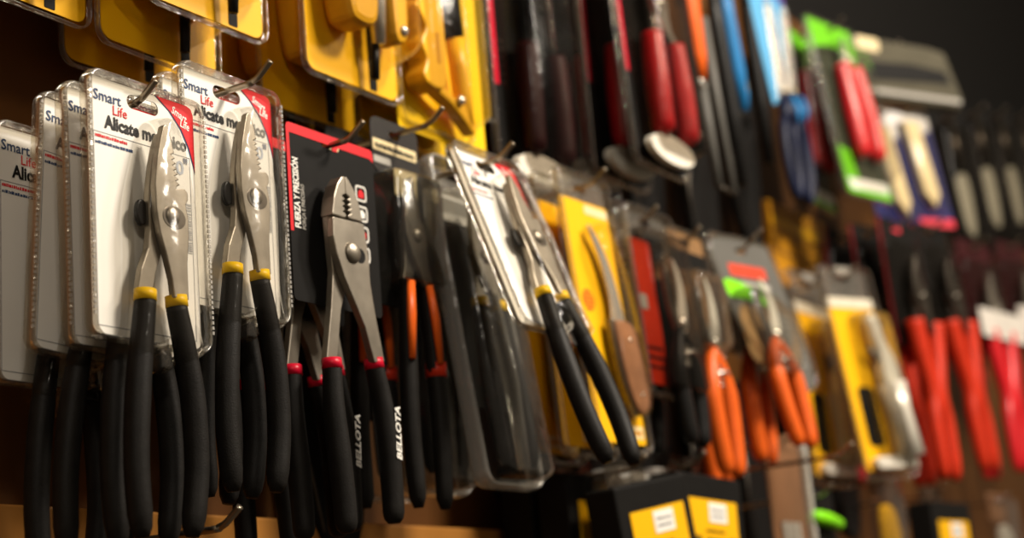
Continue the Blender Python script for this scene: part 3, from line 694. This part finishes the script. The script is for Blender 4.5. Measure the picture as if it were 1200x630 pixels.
# --- black card pliers
hook(1.03, 1.7255, 'steel hook piercing the black card with the red border', .178)
G = 'pliers with crimson bands on black cards'
put(black_card_pliers, (1.030, -.150, 1.726), 'bare steel pliers with crimson bands on front black card with red border', group=G)
put(black_card_pliers, (1.022, -.120, 1.724), 'crimson-banded pliers on the black card just behind the front red-bordered one', (0, 1, 1), group=G)
put(black_card_pliers, (1.030, -.090, 1.722), 'crimson-banded pliers third back on the red-bordered card hook', (0, -1.5, 0), group=G)
put(black_card_pliers, (1.030, -.060, 1.722), 'rearmost crimson-banded pliers on the red-bordered card hook, nearest the board', (0, 1.5, 0), group=G)
# --- orange/black pliers
hook((1.1442, -0.1300, 1.7641)[0], (1.1442, -0.1300, 1.7641)[2]+.001, 'steel hook with upturned tip over the pliers with orange-striped grips', .178)
put(orange_pliers_pack, (1.1395, -0.1350, 1.7602), 'pliers with orange-striped black grips under a brown header with cream label')
put(orange_pliers_pack, (1.1425, -0.0850, 1.7654), 'pliers with orange-striped grips hidden behind its twin and the black card', (0, 1, 0))
# --- long clamshells and tilted white pack
hook((1.2091, -0.1800, 1.7385)[0], (1.2091, -0.1800, 1.7385)[2]+.003, 'steel hook through the tilted white pliers pack', .205)
G = 'long clear clamshells with black-gripped pliers'
put(white_pack, (1.2091, -0.1800, 1.7385), 'tilted white-card pliers pack pushed outward by long clear clamshells', (-19, 0, 0))
put(long_shell, (1.248, -.120, 1.752), 'long clear clamshell pack right below the tilted white pliers pack', (-7, 0, 0), group=G)
put(long_shell, (1.228, -.082, 1.755), 'long clear clamshell pack second from front behind the tilted white pack', (-2, 0, 0), group=G)
put(long_shell, (1.222, -.045, 1.755), 'long clear clamshell pack closest to the board behind the tilted white pack', (0, 0, 0), group=G)
# --- knives
hook((1.4317, -0.1500, 1.7711)[0], (1.4317, -0.1500, 1.7711)[2]+.002, 'steel hook holding the yellow knife packs', .175)
G = 'yellow knife packs'
K = (1.4317, -0.1500, 1.7711)
put(knife_pack, K, 'yellow-card pack with curved knife and wooden handle, front of its hook', (-4, -1, 0), group=G)
put(knife_pack, (K[0]-.002, -.125, K[2]), 'yellow knife pack just behind the front one, only a yellow sliver showing', (-2, 0, 0), group=G)
put(knife_pack, (K[0], -.095, K[2]), 'rearmost yellow knife pack next to the tilted white pack', (0, .6, 0), group=G)
# --- red insert clamshells
X = (1.5463, -0.1600, 1.7557)
hook(X[0], X[2]+.002, 'steel hook holding the dark clamshells with red inserts', .17)
put(red_insert_pack, X, 'dark clear clamshell with a tall red insert card, right of the yellow knives', (-3, 0, 0))
put(red_insert_pack, (X[0], -.122, X[2]), 'dark clamshell with red insert behind the front one', (0, 1, 0))
# --- pruning shears
hook((1.6456, -0.1550, 1.7519)[0], (1.6456, -0.1550, 1.7519)[2]+.002, 'steel hook holding the first orange-handled pruning shears', .17)
put(shears_pack, (1.6456, -0.1550, 1.7519), 'orange-handled pruning shears nearest the red-insert clamshells', (-3, 0, 0), key='shears')
hook((1.8126, -0.1300, 1.7789)[0], (1.8126, -0.1300, 1.7789)[2]+.002, 'steel hook holding the second orange-handled pruning shears', .17)
put(shears_pack, (1.8126, -0.1300, 1.7789), 'orange-handled pruning shears between its twin and the wide grey card', (-2, 2, 0), key='shears')
put(shears_pack, (1.7494, -0.1000, 1.7528), 'orange-handled pruning shears hanging further back behind two others', (0, -2, 0), key='shears')
hook((1.7715, -0.1650, 1.7615)[0], (1.7715, -0.1650, 1.7615)[2]+.002, 'steel hook holding the wide grey-card pruning shears', .18)
put(shears_pack, (1.7715, -0.1650, 1.7615), 'orange-handled pruning shears on a wide grey card with red strip and lime flash', (-9, -2, -8), key='shears_wide', wide=True, scale=.92)
# --- yellow chrome tool
X = (2.1315, -0.1500, 1.7880)
hook(X[0], X[2]+.002, 'steel hook holding the yellow packs with chrome tools', .165)
put(yellow_tool_pack, X, 'yellow-card pack with a chrome tool in a clear blister, front of its hook', (-5, -3, -14))
put(yellow_tool_pack, (X[0]-.005, -.10, X[2]), 'yellow-card chrome tool pack behind the front one', (-1, 1, -4))
# --- red pliers
G = 'red-gripped pliers under black cards'
for i, (px, rz, lab) in enumerate([
        ((2.3466, -0.1600, 1.8936), 2, 'red-gripped pliers under a black card, beside the yellow chrome-tool pack'),
        ((2.4961, -0.1600, 1.9154), -2, 'red-gripped pliers under a black card, beside the white-labelled pair')]):
    hook(px[0], px[2]+.003, ['steel hook of the red pliers beside the yellow chrome-tool pack', 'steel hook of the red pliers beside the white-labelled ones'][i], .18)
    put(red_pliers_card, px, lab, (-3, rz, -10), group=G, key='redp', scale=1.28)
    put(red_pliers_card, (px[0]-.006, -.118, px[2]), ['second red-gripped pliers back, on the hook beside the chrome-tool pack', 'second red-gripped pliers back, on the hook beside the white-labelled pair'][i], (-1, -2*rz, -8), group=G, key='redp', scale=1.28)
    put(red_pliers_card, (px[0]+.006, -.075, px[2]), ['rearmost red-gripped pliers on the hook beside the chrome-tool pack', 'rearmost red-gripped pliers on the hook beside the white-labelled pair'][i], (0, 4*rz, -8), group=G, key='redp_crimson', scale=1.28, gmat=CRED)
G = 'rose-card pliers with white label strips'
for i, px in enumerate([(2.7521, -0.1500, 1.9342), (2.9718, -0.1500, 1.9717)]):
    hook(px[0], px[2]+.003, ['steel hook of the rose-card pliers left of the last pair', 'steel hook of the rose-card pliers at the right edge'][i], .17)
    put(red_pliers_card, px, ['red-gripped pliers on a rose card with white strip, left of the last one', 'red-gripped pliers on a rose card with white strip at the right edge'][i], (-3, 2-3*i, -12), group=G, key='rosep', scale=1.3, header=mat('dark_rose_card', '#3a1216', .45), gmat=REDP, label_m=mat('strip_white', '#ddd6cc', .45))
    put(red_pliers_card, (px[0]-.01, -.10, px[2]), ['rose-card pliers behind the left one of the white-strip pair', 'rose-card pliers behind the one at the right edge'][i], (-1, -2, -8), group=G, key='rosep', scale=1.3)

# --- upper row
hook(.92, 2.042, 'steel hook above the frame holding the yellow blister packs at upper left', .155)
G = 'yellow blister packs in the upper row'
put(yellow_box_pack, (.922, -.125, 2.040), 'bright yellow blister pack cut by the top edge above the first white packs', group=G, key='ybox')
put(yellow_box_pack, (.920, -.078, 2.020), 'yellow blister pack in shade, second on the upper left hook', (0, .5, 0), group=G, key='ybox')
put(yellow_box_pack, (.922, -.034, 2.018), 'yellow blister pack nearest the board on the upper left hook', (0, -.5, 0), group=G, key='ybox')
hook(.80, 2.042, 'steel hook above the frame at the far upper left', .10)
put(yellow_box_pack, (.79, -.07, 2.03), 'shaded yellow blister pack in the upper left corner', (0, 1, 0), group=G, key='ybox')
hook(1.10, 2.035, 'steel hook above the frame holding the yellow packs with chrome rods', .155)
put(yellow_box_pack, (1.101, -.125, 2.033), 'bright yellow blister pack above the red-bordered black card', group=G, key='ybox')
put(yellow_box_pack, (1.098, -.078, 2.015), 'yellow blister pack second back above the red-bordered black card', (0, -.5, 0), group=G, key='ybox')
put(yellow_box_pack, (1.100, -.034, 2.012), 'yellow blister pack nearest the board above the red-bordered black card', (0, .6, 0), group=G, key='ybox')
hook(1.239, 2.034, 'steel hook above the frame holding the lemon card', .15)
put(yellow_shears_pack, (1.239, -.12, 2.032), 'lemon yellow card with yellow wavy-grip tool above the tilted white pack')
put(yellow_shears_pack, (1.239, -.075, 2.030), 'lemon card pack hidden behind the front lemon one', (0, .5, 0))
G = 'black-card packs with red-gripped pliers'
hook(1.425, 2.022, 'steel hook above the frame holding the black packs with red stripes', .13)
put(dark_red_pack, (1.425, -.10, 2.020), 'black-card pliers pack with red stripe right beside the lemon card', group=G, key='shaded_red', gm=mat('shaded_red_plastic', '#34090d', .45, var=.1))  # darker copy of the red grips, the pack's shade put into the colour
put(dark_red_pack, (1.425, -.055, 2.018), 'black-card pliers pack hidden behind the one beside the lemon card', (0, .5, 0), group=G, key='shaded_red')
hook(1.605, 2.070, 'steel hook above the frame holding the red-gripped pliers packs', .18)
put(dark_red_pack, (1.605, -.150, 2.068), 'front black-card pack with red-gripped pliers and white oval foot label', (-2, 0, 0), group=G)
put(dark_red_pack, (1.605, -.108, 2.066), 'black-card pack with red-gripped pliers second on its hook', (0, .4, 0), group=G)
put(dark_red_pack, (1.605, -.066, 2.064), 'black-card pack with red-gripped pliers nearest the board', (0, -.4, 0), group=G)
put(orange_cutter, (1.7521, -0.1400, 2.1003), 'tool with a bright orange handle and two dark legs, upper row')
put(blue_handle_tool, (1.8835, -0.1300, 2.1498), 'blue-handled tool between the orange handle and the pale blue scissors card')
put(blue_handle_tool, (2.0837, -0.0900, 2.2287), 'second blue-handled tool, behind the pale blue scissors card', (0, 2, 0))
put(scissors_pack, (2.0005, -0.1300, 2.1800), 'scissors with navy ring handles on a pale blue card with purple head', (-3, 0, 0), scale=1.05)
put(scissors_pack, (2.1630, -0.0900, 2.2332), 'navy-handled scissors behind the pale blue scissors card', (0, 2, 0), scale=1.05)
for px, lab in (((1.8404, -0.1200, 2.1299), 'steel hook of the orange-handled tool'), ((1.9507, -0.1200, 2.1720), 'steel hook of the blue-handled tools'), ((2.0357, -0.1200, 2.1892), 'steel hook of the navy-handled scissors')):
    hook(px[0], px[2]+.012, lab, .14)
X = (2.2842, -0.1200, 2.1944); hook(X[0], X[2]+.002, 'steel hook of the lime green packs', .14)
put(green_pack, X, 'lime green pack with red-gripped pliers, front one', (-6, -2, -8))
put(green_pack, (X[0]-.01, -.07, X[2]), 'lime green pack with red-gripped pliers, behind its twin', (-2, 2, 0))
X = (2.5058, -0.1400, 2.2155); hook(X[0], X[2]+.004, 'steel hook of the olive grey pouch', .15)
put(grey_pouch, X, 'olive grey plastic pouch with a black slot', (-4, 4, -30))
X = (2.5171, -0.1400, 2.1157); hook(X[0], X[2]+.002, 'steel hook of the front navy pack', .16)
put(navy_pack, X, 'navy pack with cream wedge, right one of the two below the olive pouch', (-6, -2, -25))
X = (2.4348, -0.1200, 2.0924); hook(X[0], X[2]+.002, 'steel hook of the rear navy pack', .14)
put(navy_pack, X, 'navy pack with cream wedge, left one of the two below the olive pouch', (-6, -2, -18))
G = 'blade packs at the far upper right'
for i, (X, lab) in enumerate((((2.8791, -0.1000, 2.2043), 'pale blade pack closest to the navy packs'), ((3.0449, -0.1000, 2.2509), 'second pale blade pack from the navy packs'), ((3.2093, -0.1000, 2.2872), 'third pale blade pack from the navy packs'), ((3.3759, -0.1000, 2.3238), 'pale blade pack at the right edge'))):
    put(blade_pack, X, lab, (-3, 0, -20), group=G, scale=1.35)
    hook(X[0], X[2]+.003, 'steel hook of the '+lab, .12)

put(smoky_box_pack, (1.225, -.03, 1.985), 'dark clear box pack with tan foot strip behind the upper yellow packs')
hook(1.225, 1.988, 'steel hook of the dark clear box pack behind the upper yellow packs', .05)
put(lit_board_patch, (2.33, -.012, 1.93), 'ochre panel added for the lit board below the lime green packs')
hook(2.33, 1.933, 'short steel hook of the added ochre panel', .03)
# --- lower row
hook(.845, 1.4135, 'bare upturned hook tip below the black grips at lower left', .195)
X = (1.7802, -0.1700, 1.5226); hook(X[0], X[2]-.01, 'dark steel hook across the orange handles beside the kraft pack', .26)
G = 'black boxes with yellow labels'
put(label_box, (1.4684, -0.1500, 1.4678), 'black box with large tilted yellow label below the red-insert clamshell', (0, -9, -6), group=G, scale=1.1)
put(label_box, (1.5996, -0.1500, 1.4799), 'black box with yellow label below the orange shears handles', (0, 3, -6), group=G, scale=1.05)
put(label_box, (1.4796, -0.0850, 1.4817), 'black box with yellow label below the yellow knife pack', (0, 0, 0), group=G)
put(label_box, (1.4762, -0.0450, 1.4832), 'black box with yellow label beside the long clamshell foot', (0, 0, 0), group=G)
put(silver_pouch, (1.5508, -0.1000, 1.4981), 'crumpled silver foil pack lying above the black boxes')
put(kraft_pack, (1.8606, -0.1500, 1.5457), 'brown kraft pack with pale folded edge below the wide grey shears card')
put(simple_handle_tool, (1.9488, -0.1500, 1.4589), 'lime green handled tool on black card right of the kraft pack')
put(hang_bag, (2.1639, -0.1500, 1.5152), 'small clear bag with yellow content below the yellow chrome-tool pack', key='bag_y', m=YCARD, scale=1.2)
put(hang_bag, (2.6721, -0.1500, 1.5067), 'small clear bag with white content below the rose-card pliers', key='bag_w', m=mat('bag_white', '#d9d2c6', .5), scale=1.3)
put(label_box, (2.3594, -0.1500, 1.4844), 'black box with yellow label below the red pliers', (0, 0, -6), group=G)
# --- added black pouches, filling the dark gaps behind the front row
G = 'added black pouches filling dark gaps at the board'
for i, (X, lab) in enumerate((((1.16, -.02, 1.66), 'added black pouch on the board behind the pliers with orange-striped grips'),
        ((1.50, -.02, 1.69), 'added black pouch on the board behind the yellow knives'),
        ((1.62, -.03, 1.65), 'added black pouch on the board behind the red-insert clamshells'),
        ((1.74, -.03, 1.68), 'added black pouch on the board behind the first pruning shears'),
        ((1.88, -.03, 1.66), 'added black pouch on the board behind the second pruning shears'),
        ((2.03, -.03, 1.64), 'added black pouch on the board behind the kraft pack'),
        ((2.17, -.03, 1.70), 'added black pouch on the board left of the yellow chrome-tool packs'),
        ((2.33, -.03, 1.70), 'added black pouch on the board behind the yellow chrome-tool packs'),
        ((1.80, -.03, 2.02), 'added black pouch on the board behind the orange-handled tool'),
        ((1.95, -.03, 2.02), 'added black pouch on the board behind the blue-handled tools'),
        ((2.10, -.03, 2.09), 'added black pouch on the board behind the navy-handled scissors'))):
    put(dark_filler_pouch, X, lab, (0, (i % 3)-1, 0), group=G)
    hook(X[0], X[2]+.004, 'short hook of the '+lab, .03)
for X, dz, ln, lab in (((1.4684, -0.1500, 1.4678), .024, .168, 'steel hook of the black box with the large tilted yellow label'),
        ((1.5996, -0.1500, 1.4799), .024, .168, 'steel hook of the black box below the orange shears handles'),
        ((1.4796, -0.0850, 1.4817), .022, .10, 'steel hook of the black box below the yellow knife pack'),
        ((1.4762, -0.0450, 1.4832), .022, .06, 'steel hook of the black box beside the long clamshell foot'),
        ((1.8606, -0.1500, 1.5457), .002, .165, 'steel hook of the brown kraft pack'),
        ((1.9488, -0.1500, 1.4589), .030, .165, 'steel hook of the lime green handled tool'),
        ((2.1639, -0.1500, 1.5152), .004, .165, 'steel hook of the small bag with yellow content'),
        ((2.6721, -0.1500, 1.5067), .004, .165, 'steel hook of the small bag with white content'),
        ((2.3594, -0.1500, 1.4844), .022, .165, 'steel hook of the black box below the red pliers'),
        ((1.5508, -0.1000, 1.4981), -.004, .11, 'steel hook of the crumpled silver foil pack')):
    hook(X[0], X[2]+dz, lab, ln)
